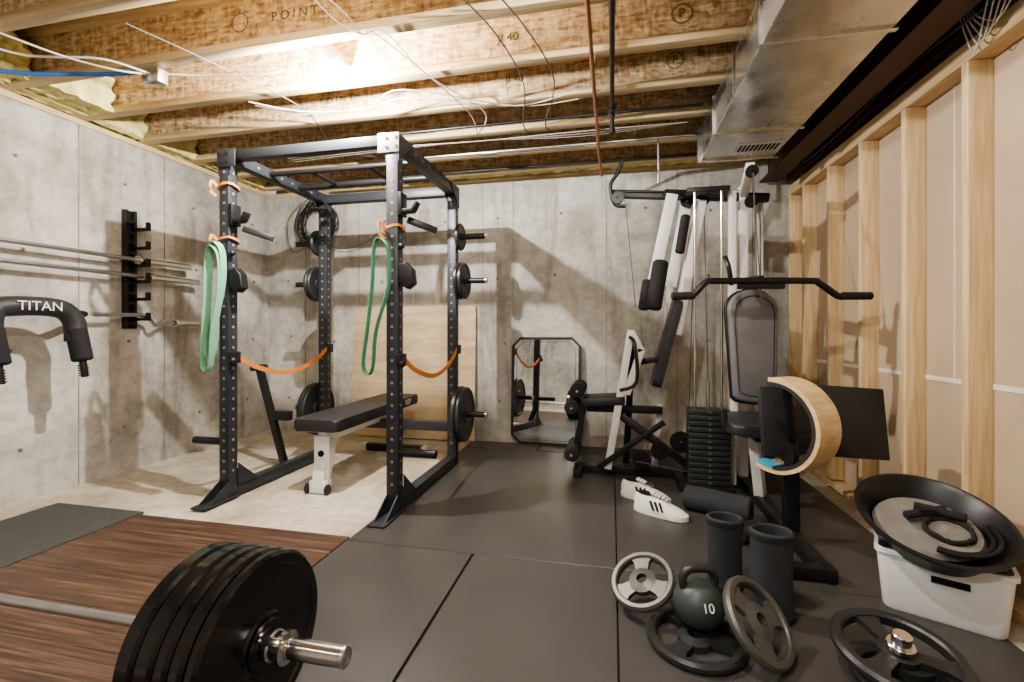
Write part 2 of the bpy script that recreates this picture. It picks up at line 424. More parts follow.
for k in range(3):
    o.tube('cables', M_wire, [(-2.6, 3.3+.04*k, 2.46), (-1.8, 3.22+.03*k, 2.44), (-1.0, 3.3, 2.46), (-.2, 3.27+.04*k, 2.45), (.5, 3.3, 2.46)], .0035, 6, sm=6)
for k in range(2):
    o.tube('cables', M_wire, [(-1.25+.04*k, 1.62, 2.47), (-1.18+.05*k, 1.8, 2.40+.02*k), (-1.12, 1.92, 2.41), (-1.1+.05*k, 2.0, 2.46), (-1.0, 2.4, 2.465), (-.9+.1*k, 2.85, 2.45), (-.95, 3.2, 2.46)], .0035, 6, sm=6)
    o.tube('cables', M_wire, [(-2.2, 2.44+.05*k, 2.465), (-1.9, 2.56+.03*k, 2.43), (-1.5, 2.62, 2.44), (-1.2, 2.5+.1*k, 2.46), (-.6, 2.84, 2.465), (-.2, 2.82-.1*k, 2.455)], .0035, 6, sm=6)
o.tube('cables', M_black, [(-1.9, 3.05, 2.455), (-.7, 3.03, 2.45), (.55, 3.05, 2.455)], .009)
o.done()
o = Obj('hanging_wires')
for k in range(5):
    o.tube('wires', M_wire, [(1.365-.004*k, 1.75+.03*k, 2.56-.02*k), (1.372-.004*k, 1.9+.03*k, 2.30), (1.388, 2.02+.03*k, 2.2-.015*k), (1.385, 2.12+.02*k, 2.26), (1.375-.004*k, 2.2, 2.4)], .003, 6, sm=6)
o.tube('wires', M_wire_b, [(1.37, 1.0, 2.3), (1.37, 1.8, 2.25), (1.375, 2.6, 2.30), (1.37, 3.4, 2.26), (1.36, 4.1, 2.3)], .004, 6, sm=8)
o.done()
def light_bulb(x, y, power, zmount=2.58, soft=.03):
    o = Obj('bare_light_bulb')
    o.box('bracket', M_flange, (x, y, zmount), (.09, .34, .036))
    o.cyl('socket', M_white, (x, y, zmount-.02), (x, y, zmount-.055), .055, .035, bev=.004)
    o.sphere('bulb', M_bulb, (x, y, zmount-.10), .034, (1, 1, 1.25)); o.done()
    l = bpy.data.lights.new('bulb_light', 'POINT'); l.energy = power; l.shadow_soft_size = soft; l.color = (1, .965, .92)
    lo = bpy.data.objects.new('bulb_light', l); lo.location = (x, y, zmount-.19); bpy.context.collection.objects.link(lo)
light_bulb(-1.53, 2.225, 105, soft=.012)
light_bulb(-.15, .995, 48, soft=.02)  # out-of-frame bulb, added as fill over the foreground
light_bulb(-2.2, -.64, 5)  # weak extra bulb behind the camera, added as fill
o = Obj('fill_fixture')  # made-up fixture behind the camera, carries the soft fill
o.box('housing', M_white, (-.9, -.64, 2.455), (1.2, .16, .05), bev=.005)
for d in (-.045, .045): o.cyl('tubes', M_tube, (-1.47, -.64+d, 2.41), (-.33, -.64+d, 2.41), .014)
o.done()
l = bpy.data.lights.new('fill_area', 'AREA'); l.shape = 'RECTANGLE'; l.size = 1.2; l.size_y = .16; l.energy = 24; l.color = (1, .98, .95)  # soft fill lamp added out of frame to brighten the room
lo = bpy.data.objects.new('fill_area', l); lo.location = (-.9, -.64, 2.38); bpy.context.collection.objects.link(lo)

# ------------------------------------------------------------- plates
def disc_plate(o, part, m, p, d, R, t, hole=.026, dish=True):
    rim = R*.84; hub = R*.32
    if dish:
        pr = [(hole, 0), (hub, 0), (hub+.006, t*.18), (rim, t*.18), (rim+.006, 0), (R-.008, 0), (R, .008), (R, t-.008), (R-.008, t), (rim+.006, t), (rim, t*.82), (hub+.006, t*.82), (hub, t), (hole, t), (hole, 0)]
    else:
        pr = [(hole, 0), (R-.004, 0), (R, .004), (R, t-.004), (R-.004, t), (hole, t), (hole, 0)]
    o.lathe(part, m, pr, axisM(p, d), 64)
def grip_plate(o, part, m, X, R, t, spokes=3, hub=.36, spw=.30):
    o.lathe(part, m, [(R*.80, 0), (R*.80, t*.8), (R*.84, t), (R*.95, t), (R, t*.7), (R, t*.3), (R*.95, 0), (R*.80, 0)], X, 64)
    o.lathe(part, m, [(.026, 0), (.026, t*.9), (R*.16, t), (R*hub*.9, t*.75), (R*hub, t*.7), (R*hub, 0), (.026, 0)], X, 48)
    for k in range(spokes):
        a = 360/spokes*k+90; w0, w1 = R*spw*.55, R*spw
        poly = [(R*hub*.85, -w0), (R*.62, -w0*.9), (R*.83, -w1), (R*.83, w1), (R*.62, w0*.9), (R*hub*.85, w0)]
        o.prism(part, m, poly, t*.55, X @ RR(a, 'Z') @ T(0, 0, t*.42), .003, 1)

# ------------------------------------------------------------- power rack
xl, xr, yf, yr, H, w = -2.33, -1.21, 2.42, 3.40, 2.16, .07
o = Obj('power_rack')
for x in (xl, xr):
    for y in (yf, yr):
        fz = .012 if x == xr else 0
        o.box('uprights', M_steel, (x, y, (H+fz)/2+.0), (w, w, H-fz), bev=.004)
        z = .18
        while z < H-.1:
            o.cyl('upright_holes', M_hole, (x, y-w/2-.001, z), (x, y-w/2+.001, z), .0085, seg=12)
            for s_ in (1, -1):
                o.cyl('upright_holes', M_hole, (x+s_*(w/2-.001), y, z), (x+s_*(w/2+.001), y, z), .0085, seg=12)
            z += .0508*1.25
    o.box('base_beams', M_steel, (x, (yf+yr)/2, .012+w/2), (w, yr-yf-w, w), bev=.004)
    o.box('top_beams', M_steel, (x, (yf+yr)/2, H-w/2), (w, yr-yf-w, w), bev=.004)
    for k in range(8):
        o.cyl('upright_holes', M_hole, (x-w/2-.001, yf+.1+k*.11, H-w/2), (x+w/2+.001, yf+.1+k*.11, H-w/2), .0085, seg=12)
    # feet
    o.box('feet', M_steel, (x, yf-.09, .012+.006), (.10, .26, .012), bev=.002)
    for s_ in (-1, 1):
        o.add('gussets', M_steel, [(x+s_*.030, yf-w/2, .02), (x+s_*.030, yf-.19, .02), (x+s_*.030, yf-w/2, .12), (x+s_*.036, yf-w/2, .02), (x+s_*.036, yf-.19, .02), (x+s_*.036, yf-w/2, .12)],
              [(0, 1, 2), (5, 4, 3), (0, 3, 4, 1), (1, 4, 5, 2), (2, 5, 3, 0)])
        o.add('gussets', M_steel, [(x+s_*.036, yf+w/2, .08), (x+s_*.036, yf+.2, .08), (x+s_*.036, yf+w/2, .22), (x+s_*.041, yf+w/2, .08), (x+s_*.041, yf+.2, .08), (x+s_*.041, yf+w/2, .22)],
              [(0, 1, 2), (5, 4, 3), (0, 3, 4, 1), (1, 4, 5, 2), (2, 5, 3, 0)])
        for yy, dy in ((yf, 1), (yr, -1)):
            o.add('gussets', M_steel, [(x+s_*.036, yy-dy*w/2, H-.16), (x+s_*.036, yy+dy*.16, H-.002), (x+s_*.036, yy-dy*w/2, H-.002), (x+s_*.041, yy-dy*w/2, H-.16), (x+s_*.041, yy+dy*.16, H-.002), (x+s_*.041, yy-dy*w/2, H-.002)],
                  [(0, 1, 2), (5, 4, 3), (0, 3, 4, 1), (1, 4, 5, 2), (2, 5, 3, 0)])
o.box('crossmembers', M_steel, ((xl+xr)/2, yf, H-w/2), (xr-xl-w, w*.85, w*.85), bev=.004)
o.box('crossmembers', M_steel, ((xl+xr)/2, yr, H-w/2), (xr-xl-w, w, w), bev=.004)
o.box('crossmembers', M_steel, ((xl+xr)/2, yr, .30), (xr-xl-w, w, w), bev=.004)
for x in (xl, xr):
    o.box('corner_plates', M_badge if x == xr else M_steel, (x-.02*(1 if x == xr else -1), yf-w/2-.004, H-.055), (.13, .006, .11), bev=.002)
    for dx in (-.03, .03):
        for dz in (-.025, .025): o.cyl('corner_bolts', M_black, (x+dx, yf-w/2-.012, H-.055+dz), (x+dx, yf-w/2-.004, H-.055+dz), .009, seg=6)
# pull up bars
o.cyl('pullup_bar', M_black, (xl+w/2, yf+.32, H-.04), (xr-w/2, yf+.32, H-.04), .017)
o.cyl('pullup_bar', M_black, (xl+w/2, yf+.62, H-.04), (xr-w/2, yf+.62, H-.04), .024)
for x in (-1.98, -1.56): o.cyl('pullup_bar', M_black, (x, yf+.32, H-.04), (x, yf+.62, H-.04), .014)
# J cups
for x in (xl, xr):
    o.box('j_cups', M_black, (x+w/2+.012, yf, 1.76), (.022, .076, .13), bev=.004)
    o.box('j_cups', M_black, (x+w/2+.05, yf-.01, 1.72), (.075, .05, .022), bev=.004)
    o.beam('j_cups', M_black, (x+w/2+.085, yf-.01, 1.72), (x+w/2+.11, yf-.01, 1.77), .05, .018)
    o.beam('dip_arms', M_black, (x+.05, yf+.06, 1.69), (x+.19, yf+.16, 1.64), .035, .035)
    o.prism('spotter_hooks', M_black, [(-.03, -.05), (.02, -.08), (.06, -.05), (.05, .03), (.01, .07), (-.03, .06)], .06, T(x+.07, yf-.01, 1.36) @ RR(90, 'X'), .006)
    o.sphere('knobs', M_blackp, (x+.055, yf-.03, 1.52), .018)
    o.sphere('knobs', M_blackp, (x+.05, yf-.02, .86), .025)
# pegs
for x, s_ in ((xl, -1), (xr, 1)):
    for z, R in ((1.77, .105), (1.43, .145), (.40, .21)):
        o.cyl('storage_pegs', M_black, (x+s_*w/2, yr, z), (x+s_*.27, yr, z), .022, seg=16)
        o.cyl('storage_pegs', M_bar, (x+s_*.26, yr, z), (x+s_*.275, yr, z), .024, seg=16)
    z = .355
    o.cyl('front_pegs', M_black, (x+s_*w/2, yf, z), (x+s_*.25, yf, z), .023, seg=16)
# safety straps
for x in (xl, xr):
    pts = smooth([(x+.045, yf+.03, .88), (x+.047, yf+.2, .80), (x+.047, yf+.48, .745), (x+.047, yf+.76, .80), (x+.045, yr-.03, .90)], 6)
    o.sweep('safety_straps', M_orange, pts, [(-.003, -.015), (.003, -.015), (.003, .015), (-.003, .015)], up=(0, 0, 1))
    for yy, zz in ((yf, .88), (yr, .90)): o.box('strap_brackets', M_black, (x+.04, yy, zz), (.03, .08, .07), bev=.004)
# small orange loops
for x, z in ((xl, 1.93), (xl, 1.60), (xr, 1.62)):
    pts = [(x-.042, yf-.042, z), (x+.042, yf-.042, z+.02), (x+.042, yf+.042, z), (x-.042, yf+.042, z-.02)]
    o.sweep('orange_ties', M_orange, smooth(pts, 3, True), [(-.003, -.007), (.003, -.007), (.003, .007), (-.003, .007)], True, up=(0, 0, 1))
    o.sweep('orange_ties', M_orange, smooth([(x-.03, yf-.05, z), (x-.055, yf-.07, z+.03), (x-.055, yf-.08, z-.03), (x-.03, yf-.06, z-.06)], 4), [(-.003, -.008), (.003, -.008), (.003, .008), (-.003, .008)], up=(0, 0, 1))
o.done()
for x, s_ in ((xl, -1), (xr, 1)):
    for z, R in ((1.77, .105), (1.43, .145), (.40, .215)):
        o = Obj('weight_plate')
        t = .03 if R < .2 else .035
        disc_plate(o, 'plate', M_iron, (x+s_*.045, yr, z), (s_, 0, 0), R, t)
        if R > .12: disc_plate(o, 'plate', M_iron, (x+s_*(.047+t), yr, z), (s_, 0, 0), R*.97, t)
        o.done()
for x, m, dx in ((xl-.045, M_green, -.02), (xr-.055, M_green2, -.05)):
    o = Obj('resistance_band'); yb = yf-.075; hw = .016 if m is M_green else .012
    pts = [(x, yb-.01, 1.56), (x+.05, yb, 1.50), (x+.055, yb, 1.30), (x+.035+dx, yb-.01, 1.05), (x+.01+dx, yb, .85), (x-.02+dx, yb, .80), (x-.05+dx, yb, .86), (x-.05+dx*.5, yb, 1.05), (x-.045, yb, 1.3), (x-.035, yb, 1.5)]
    o.sweep('band', m, smooth(pts, 5, True), [(-.003, -hw), (.003, -hw), (.003, hw), (-.003, hw)], True, up=(0.35, 1, 0))
    if m is M_green:
        pts = [(a+.012, b+.01, 1.53+(c-1.5)*.93) for a, b, c in pts]
        o.sweep('band', m, smooth(pts, 5, True), [(-.003, -.017), (.003, -.017), (.003, .017), (-.003, .017)], True, up=(.5, 1, 0))
    o.done()
o = Obj('lever_arm_attachment')
o.beam('arm', M_black, (xl-.10, 3.05, .02), (xl-.33, 3.05, .78), .045, .045)
o.beam('arm', M_black, (xl-.22, 3.05, .40), (xl-.05, 3.05, .40), .05, .07)
o.cyl('handle', M_foam, (xl-.33, 2.98, .76), (xl-.33, 3.12, .76), .022)
o.done()

# ------------------------------------------------------------- bench
o = Obj('weight_bench'); bx = -1.84
def padpoly(wd, ln, r=.05, n=5):
    P = []
    for cx, cy, a0 in ((wd/2-r, ln/2-r, 0), (-wd/2+r, ln/2-r, 90), (-wd/2+r, -ln/2+r, 180), (wd/2-r, -ln/2+r, 270)):
        for k in range(n+1):
            a = radians(a0+90*k/n); P.append((cx+r*cos(a), cy+r*sin(a)))
    return P
o.prism('pad', M_vinyl, padpoly(.32, 1.25, .03), .075, T(bx, 3.20, .443), .014)
o.box('pad_board', M_white, (bx, 3.2, .398), (.24, 1.16, .014), bev=.003)
o.beam('frame', M_white, (bx, 2.66, .355), (bx, 3.72, .355), .06, .07)
o.beam('front_leg', M_white, (bx, 2.73, .33), (bx, 2.64, .06), .08, .09, bev=.008)
o.box('front_leg', M_white, (bx, 2.655, .22), (.11, .012, .28), bev=.003)
o.beam('front_foot', M_white, (bx-.06, 2.64, .045), (bx+.06, 2.64, .045), .08, .08, bev=.01)
for s_ in (-1, 1): o.cyl('wheels', M_blackp, (bx+s_*.06, 2.61, .034), (bx+s_*.082, 2.61, .034), .032, bev=.006)
o.cyl('frame_bolt', M_darkhole, (bx, 2.640, .25), (bx, 2.66, .25), .02)
o.beam('rear_leg', M_black, (bx, 3.60, .33), (bx, 3.68, .06), .06, .07)
o.beam('rear_foot', M_black, (bx-.28, 3.68, .03), (bx+.28, 3.68, .03), .06, .06, bev=.006)
for s_ in (-1, 1): o.box('rear_caps', M_white, (bx+s_*.28, 3.68, .03), (.05, .07, .062), bev=.006)
o.text('pad_label', M_label, 'REP', .065, T(bx+.163, 3.60, .443) @ RR(90, 'Z') @ RR(90, 'X'))
o.done()

# ------------------------------------------------------------- plywood, mirror, cable coil
o = Obj('plywood_sheet'); o.box('sheet', M_ply, (-1.89, 4.15, .645), (1.27, .018, 1.27), bev=.001, rot=(-2.2, 0, 0), seg=1)
o.done()
o = Obj('wall_mirror')
c = .07; W_, H_ = .62, .95
out = [(-W_/2+c, 0), (W_/2-c, 0), (W_/2, c), (W_/2, H_-c), (W_/2-c, H_), (-W_/2+c, H_), (-W_/2, H_-c), (-W_/2, c)]
X = T(-.59, 4.12, .024) @ RR(-3.2, 'X') @ RR(-4, 'Z') @ RR(90, 'X')
o.prism('glass', M_mirror, out, .008, X)
o.sweep('frame', M_frame, [X @ Vector((a, b, .0)) for a, b in out], [(-.012, -.008), (.012, -.008), (.012, .008), (-.012, .008)], True, up=(0, 1, 0))
o.sweep('bevel_line', M_frame, [X @ Vector((a*.88, .03+b*.937, .0055)) for a, b in out], [(-.0015, -.002), (.0015, -.002), (.0015, .002), (-.0015, .002)], True, up=(0, 1, 0))
o.done()
o = Obj('cable_coil')
for k in range(22):
    rx = random.uniform(.13, .23); rz = random.uniform(.15, .24); ox = random.uniform(-.03, .03); oz = random.uniform(-.04, .03)
    pts = [(-2.92+ox+rx*cos(a), 4.15-.003*k+.01*sin(3*a), 2.13+oz+rz*sin(a)+.015*sin(2*a+k)) for a in [2*pi*q/28 for q in range(28)]]
    o.tube('loops', M_black if k % 3 else M_wire_b, pts, .0045, 6, True)
o.tube('tails', M_wire_b, [(-2.85, 4.12, 1.93), (-2.6, 4.13, 1.86), (-2.3, 4.12, 1.95), (-2.1, 4.13, 2.2)], .004, 6, sm=6)
o.tube('tails', M_wire_b, [(-3.0, 4.12, 1.93), (-3.2, 4.13, 1.85), (-3.25, 4.12, 2.15), (-3.1, 4.13, 2.35)], .004, 6, sm=6)
o.cyl('hook', M_bar, (-2.93, 4.08, 2.36), (-2.93, 4.2, 2.36), .008)
o.done()

# ------------------------------------------------------------- left wall bar rack
for yb in (2.74, 1.55):
    o = Obj('barbell_wall_rack')
    for dy in (-.032, .032):
        o.box('spine', M_black, (XL+.02, yb+dy, 1.50), (.04, .022, .88), bev=.003)
    o.box('spine', M_black, (XL+.005, yb, 1.50), (.01, .08, .88), bev=.002)
    for z in [1.10+.075*k for k in range(11)]: o.box('rungs', M_black, (XL+.025, yb, z), (.03, .05, .02), bev=.002)
    for z in (1.13, 1.28, 1.41, 1.53, 1.66, 1.80):
        o.box('arms', M_black, (XL+.09, yb+.032, z), (.14, .03, .022), bev=.003)
        o.box('arms', M_black, (XL+.155, yb+.032, z+.02), (.018, .03, .06), bev=.003)
    o.done()
def bar(z, x, m, y1=3.15, L=2.2, sl=.42):
    o = Obj('barbell'); y0 = y1-L
    o.cyl('shaft', m, (x, y0+sl, z), (x, y1-sl, z), .0145)
    for a, b in ((y1-sl, y1), (y0, y0+sl)):
        o.cyl('sleeves', M_chrome, (x, a, z), (x, b, z), .025, bev=.003)
    for y in (y1-sl-.015, y0+sl-.015): o.cyl('collars', M_chrome, (x, y, z), (x, y+.03, z), .036, bev=.003)
    o.done()
bar(1.568, XL+.11, M_bar, 3.16); bar(1.449, XL+.11, M_bar, 3.24)
o = Obj('curl_bar')
xx = XL+.11; z0 = 1.156
o.tube('shaft', M_bar, [(xx, 2.42, z0), (xx, 2.5, z0), (xx, 2.78, z0), (xx, 2.86, z0-.07), (xx, 2.95, z0-.03), (xx, 3.0, z0-.05), (xx, 3.05, z0-.05)], .0145, sm=4)
o.cyl('sleeves', M_chrome, (xx, 3.02, z0-.05), (xx, 3.28, z0-.05), .024, bev=.003)
o.cyl('collars', M_chrome, (xx, 3.02, z0-.05), (xx, 3.05, z0-.05), .033, bev=.003); o.done()
o = Obj('safety_squat_bar')
x = XL+.28
yoke = smooth([(x+.02, 1.80, .98), (x+.01, 1.80, 1.10), (x, 1.83, 1.165), (x, 1.93, 1.185), (x, 2.08, 1.185), (x, 2.16, 1.16), (x+.01, 2.20, 1.09), (x+.02, 2.20, .98)], 5)
o.tube('yoke_pad', M_vinyl, yoke, .056, 16)
for y in (1.80, 2.20):
    o.cyl('arm_pads', M_foam, (x+.02, y, 1.06), (x+.06, y+.01, .86), .053, .053, bev=.01)
    o.cyl('handles', M_black, (x+.06, y+.01, .86), (x+.075, y+.012, .76), .018)
    for k in range(5): o.cyl('handles', M_blackp, (x+.062+.003*k, y+.01, .835-.015*k), (x+.063+.003*k, y+.01, .828-.015*k), .026)
o.tube('bar', M_bar, [(XL+.11, 1.0, z0), (XL+.11, 1.70, z0)], .0135)
o.tube('bar', M_black, [(XL+.11, 1.69, z0), (x, 1.82, z0+.01)], .02)
o.tube('bar', M_black, [(x, 2.16, z0+.01), (XL+.11, 2.38, z0)], .02)
o.text('pad_label', M_label, 'TITAN', .075, T(x+.058, 2.0, 1.185) @ RR(90, 'Z') @ RR(90, 'X'))
o.done()

# ------------------------------------------------------------- foreground barbell
o = Obj('loaded_barbell'); by, bz = 1.03, .236
o.cyl('shaft', M_bar, (-2.62, by, bz), (-1.14, by, bz), .014)
o.cyl('inner_collar', M_black, (-1.135, by, bz), (-1.092, by, bz), .038, bev=.004)
ts = [.052, .052, .04, .04, .034]
x = -1.092
for i, t in enumerate(ts):
    R = .224 if i < 4 else .222
    disc_plate(o, 'plate_%d' % (i+1), M_bumper, (x, by, bz), (1, 0, 0), R, t-.003); x += t
xe = x
o.lathe('hub_ring', M_bumper, [(.03, 0), (.058, 0), (.062, .004), (.058, .010), (.03, .010)], axisM((xe-.004, by, bz), (1, 0, 0)), 48)
o.cyl('sleeve', M_chrome, (-1.1, by, bz), (-.645, by, bz), .0248, bev=.003, seg=40)
o.lathe('collar', M_chrome, [(.026, 0), (.036, 0), (.038, .004), (.038, .016), (.033, .02), (.033, .036), (.040, .04), (.040, .055), (.026, .06), (.026, 0)], axisM((xe+.008, by, bz), (1, 0, 0)), 40)
o.box('collar_lever', M_chrome, (xe+.04, by-.03, bz+.03), (.05, .02, .02), bev=.004, rot=(45, 0, 0))
o.lathe('sleeve_end', M_bar, [(.0245, -.010), (.0262, -.008), (.0262, -.002), (.023, .001), (.014, .001), (.012, -.001), (0, -.001)], axisM((-.645, by, bz), (1, 0, 0)), 32)
x = -2.62
for t in (.062, .058, .05):
    disc_plate(o, 'far_plates', M_bumper, (x, by, bz), (-1, 0, 0), .2215, t-.003); x -= t
o.cyl('sleeve', M_chrome, (-2.6, by, bz), (-3.05, by, bz), .0248, bev=.003, seg=40)
o.done()

# ------------------------------------------------------------- multi gym
o = Obj('home_gym_machine'); F0 = .012
o.beam('base_frame', M_black, (-.24, 3.42, F0+.03), (.98, 3.42, F0+.03), .06, .06, bev=.006)
o.beam('base_frame', M_black, (.86, 3.39, F0+.03), (.86, 2.16, F0+.03), .06, .06, bev=.006)
o.beam('base_frame', M_black, (.66, 2.14, F0+.03), (.88, 2.14, F0+.03), .055, .055, bev=.006)
for x in (.66, .88): o.box('foot_caps', M_blackp, (x, 2.14, F0+.032), (.04, .075, .064), bev=.01)
o.beam('base_frame', M_black, (-.24, 3.24, F0+.03), (-.24, 3.62, F0+.03), .055, .055, bev=.006)
o.beam('base_frame', M_black, (.45, 3.1, F0+.03), (.45, 3.39, F0+.03), .055, .055, bev=.006)
# uprights
o.box('uprights', M_white, (.86, 3.36, 1.02), (.055, .07, 1.99), bev=.005)
o.box('uprights', M_white, (.76, 3.22, 1.0), (.045, .05, 1.9), bev=.005)
o.box('uprights', M_white, (.98, 3.42, 1.0), (.04, .05, 1.85), bev=.005)
# top beams + pulleys
o.beam('top_beam', M_black, (.0, 3.36, 2.02), (1.02, 3.36, 1.93), .05, .055, bev=.004)
o.beam('top_beam', M_white, (.86, 3.34, 1.96), (.80, 2.96, 2.02), .05, .05, bev=.004)
o.tube('top_lever', M_black, [(.0, 3.33, 1.98), (-.01, 3.33, 2.08), (.04, 3.33, 2.16), (.07, 3.33, 2.24)], .014, sm=4)
o.tube('top_lever', M_black, [(.0, 3.33, 1.98), (.03, 3.33, 1.93), (.10, 3.33, 1.92)], .014, sm=4)
def pulley(p, d, R=.05):
    o.lathe('pulleys', M_blackp, [(.006, -.012), (R, -.012), (R*.85, 0), (R, .012), (.006, .012)], axisM(p, d), 28)
for p in ((.04, 3.32, 1.98), (.50, 3.32, 1.93), (.60, 3.30, 1.93), (.9, 3.30, 1.90)): pulley(p, (0, 1, 0), .042)
pulley((.80, 2.93, 1.98), (0, 1, 0), .035)
pulley((.45, 3.25, .30), (0, 1, 0), .07); pulley((.32, 3.30, .22), (0, 1, 0), .06); pulley((.2, 3.32, .14), (0, 1, 0), .06)
# weight stack
for k in range(13):
    o.box('weight_stack', M_iron, (.60, 3.14, F0+.06+.037*k+.0165), (.25, .12, .033), bev=.004)
    o.box('stack_labels', M_holed, (.60, 3.079, F0+.06+.037*k+.0165), (.014, .002, .010))
o.box('stack_base', M_black, (.60, 3.14, F0+.03), (.29, .17, .058), bev=.004)
for dx in (-.08, .08): o.cyl('guide_rods', M_chrome, (.60+dx, 3.14, .5), (.60+dx, 3.14, 1.95), .0095)
o.cyl('selector', M_chrome, (.60, 3.14, .5), (.60, 3.14, .72), .013)
o.box('rod_top', M_black, (.60, 3.17, 1.95), (.26, .09, .03), bev=.004)
for (a, b) in (((.60, 3.14, .7), (.60, 3.28, 1.9)), ((.55, 3.30, 1.9), (.5, 3.28, .32)), ((.95, 3.30, 1.88), (.93, 3.2, .2)), ((.9, 3.25, 1.9), (.86, 2.95, 1.2)),
               ((.80, 2.90, 1.96), (.79, 2.80, 1.30)), ((.09, 3.32, 1.96), (.16, 3.3, 1.2)), ((.09, 3.32, 2.02), (.85, 3.32, 1.98)), ((.12, 3.32, .14), (.6, 3.2, .1)), ((.70, 3.2, 1.9), (.70, 3.2, .3))):
    o.cyl('cables', M_wire_b, a, b, .0035, seg=8)
# press/lat arm
arm = smooth([(.36, 2.66, 1.235), (.43, 2.665, 1.24), (.50, 2.67, 1.31), (.58, 2.70, 1.318), (1.04, 2.79, 1.318), (1.10, 2.80, 1.305), (1.2, 2.82, 1.235), (1.25, 2.83, 1.235)], 4)
o.tube('lat_bar', M_black, arm, .018, 12)
o.cyl('lat_grips', M_foam, (.32, 2.655, 1.235), (.44, 2.668, 1.238), .022, bev=.004)
o.cyl('lat_grips', M_foam, (1.22, 2.825, 1.235), (1.375, 2.85, 1.235), .021, bev=.004)
o.beam('press_arm', M_black, (.86, 3.32, 1.37), (.79, 2.76, 1.325), .05, .05, bev=.004)
o.beam('press_arm', M_black, (.68, 2.74, 1.30), (.92, 2.78, 1.30), .04, .05, bev=.004)
for s_ in (.65,): o.tube('press_handles', M_black, [(s_, 2.76, 1.30), (s_-.02, 2.74, 1.40), (s_-.03, 2.78, 1.46)], .013, sm=4)
# front station
def backpoly(wd, ln):
    P = []
    for k in range(13):
        a = pi*k/12; P.append((wd/2*cos(a), ln/2-.12+.12*sin(a)))
    for k in range(7):
        a = pi+pi*k/6; P.append((wd*.42*cos(a), -ln/2+.04+.04*sin(a)))
    return P
Xbk = T(.825, 3.0, .955) @ RR(-5, 'X') @ RR(8, 'Z') @ RR(90, 'X')
o.prism('backrest', M_greyvinyl, backpoly(.29, .68), .06, Xbk, .018)
o.prism('backrest_shell', M_blackp, backpoly(.31, .70), .03, Xbk @ T(0, 0, -.022), .006)
o.tube('backrest_piping', M_blackp, [Xbk @ Vector((a*.8, b*.88, .031)) for a, b in backpoly(.29, .68)], .003, 6, True)
o.beam('backrest_frame', M_black, (.835, 3.07, .72), (.86, 3.30, .72), .05, .05)
o.beam('backrest_frame', M_black, (.835, 3.09, 1.15), (.86, 3.30, 1.15), .05, .05)
o.prism('seat', M_vinyl, padpoly(.30, .32, .06), .06, T(.78, 2.82, .52) @ RR(5, 'X'), .016)
o.beam('seat_post', M_white, (.80, 2.9, .48), (.86, 2.98, .07), .055, .055)
o.beam('seat_post', M_black, (.78, 2.7, .47), (.84, 3.3, .44), .05, .05)
o.beam('seat_post', M_white, (.72, 3.0, .9), (.72, 3.0, .44), .035, .035)
o.tube('seat_lever', M_black, [(.62, 2.8, .60), (.64, 2.8, .50), (.70, 2.86, .46)], .012, sm=4)
# curl station in front
o.beam('curl_post', M_black, (.86, 2.50, .06), (.86, 2.52, .52), .06, .07)
o.beam('curl_post', M_black, (.86, 2.52, .50), (1.05, 2.66, .52), .045, .045)
ax = Vector((-.80, -.60, 0)); u = Vector((.60, -.80, 0))
Xh = Matrix(((u.x, 0, ax.x, .735), (u.y, 0, ax.y, 2.38), (0, 1, 0, .60), (0, 0, 0, 1)))
o.lathe('pad_shell', M_hoop, [(.205, -.15), (.225, -.15), (.225, 0), (.205, 0), (.205, -.15)], Xh, 40, -112, 95)
o.lathe('pad_lining', M_vinyl, [(.190, -.148), (.204, -.148), (.204, .004), (.190, .004), (.190, -.148)], Xh, 40, -88, 97)
o.lathe('pad_label', M_bluel, [(.190, -.07), (.204, -.07), (.204, .002), (.190, .002), (.190, -.07)], Xh, 10, -112, -88)
R2 = Matrix.Rotation(radians(12), 4, 'Z')
o.box('arm_board', M_vinyl, (0, 0, 0), (.58, .035, .36), T(1.085, 2.66, .585) @ R2 @ RR(-12, 'X') @ RR(4, 'Y'), .008)
o.box('arm_board', M_vinyl, (0, 0, 0), (.14, .03, .34), T(.785, 2.50, .60) @ R2 @ RR(-8, 'X'), .008)
o.beam('curl_bracket', M_black, (.86, 2.50, .50), (.80, 2.38, .80), .035, .035)
o.beam('curl_bracket', M_black, (.86, 2.50, .46), (.80, 2.36, .42), .035, .035)
# left side station (faces -X)
o.box('side_seat', M_vinyl, (-.06, 3.42, .545), (.30, .26, .06), bev=.015, rot=(0, -4, 0))
o.beam('side_seat_frame', M_black, (-.18, 3.42, .48), (.35, 3.42, .48), .05, .05)
o.prism('side_backrest', M_vinyl, padpoly(.24, .62, .05), .06, T(.37, 3.36, .96) @ RR(14, 'Y') @ Matrix(((0, 0, 1, 0), (1, 0, 0, 0), (0, 1, 0, 0), (0, 0, 0, 1))), .016)
o.beam('side_frame', M_white, (-.03, 3.34, .07), (.13, 3.34, 1.05), .05, .075, bev=.004)
o.beam('side_frame', M_black, (.10, 3.50, .07), (.15, 3.50, 1.0), .045, .05, bev=.004)
o.beam('side_frame', M_white, (.13, 3.30, 1.03), (.20, 3.30, .90), .02, .05, bev=.004)
o.beam('side_frame', M_white, (.20, 3.30, .92), (.10, 3.30, .60), .02, .05, bev=.004)
o.beam('side_frame', M_black, (.10, 3.42, .80), (.34, 3.40, .85), .04, .04)
o.beam('side_frame', M_black, (.05, 3.36, .45), (.55, 3.30, .10), .05, .05)
o.beam('side_frame', M_black, (-.1, 3.30, .08), (.35, 3.30, .42), .035, .035)
o.beam('side_frame', M_white, (.30, 3.48, .07), (.42, 3.48, 1.5), .04, .045)
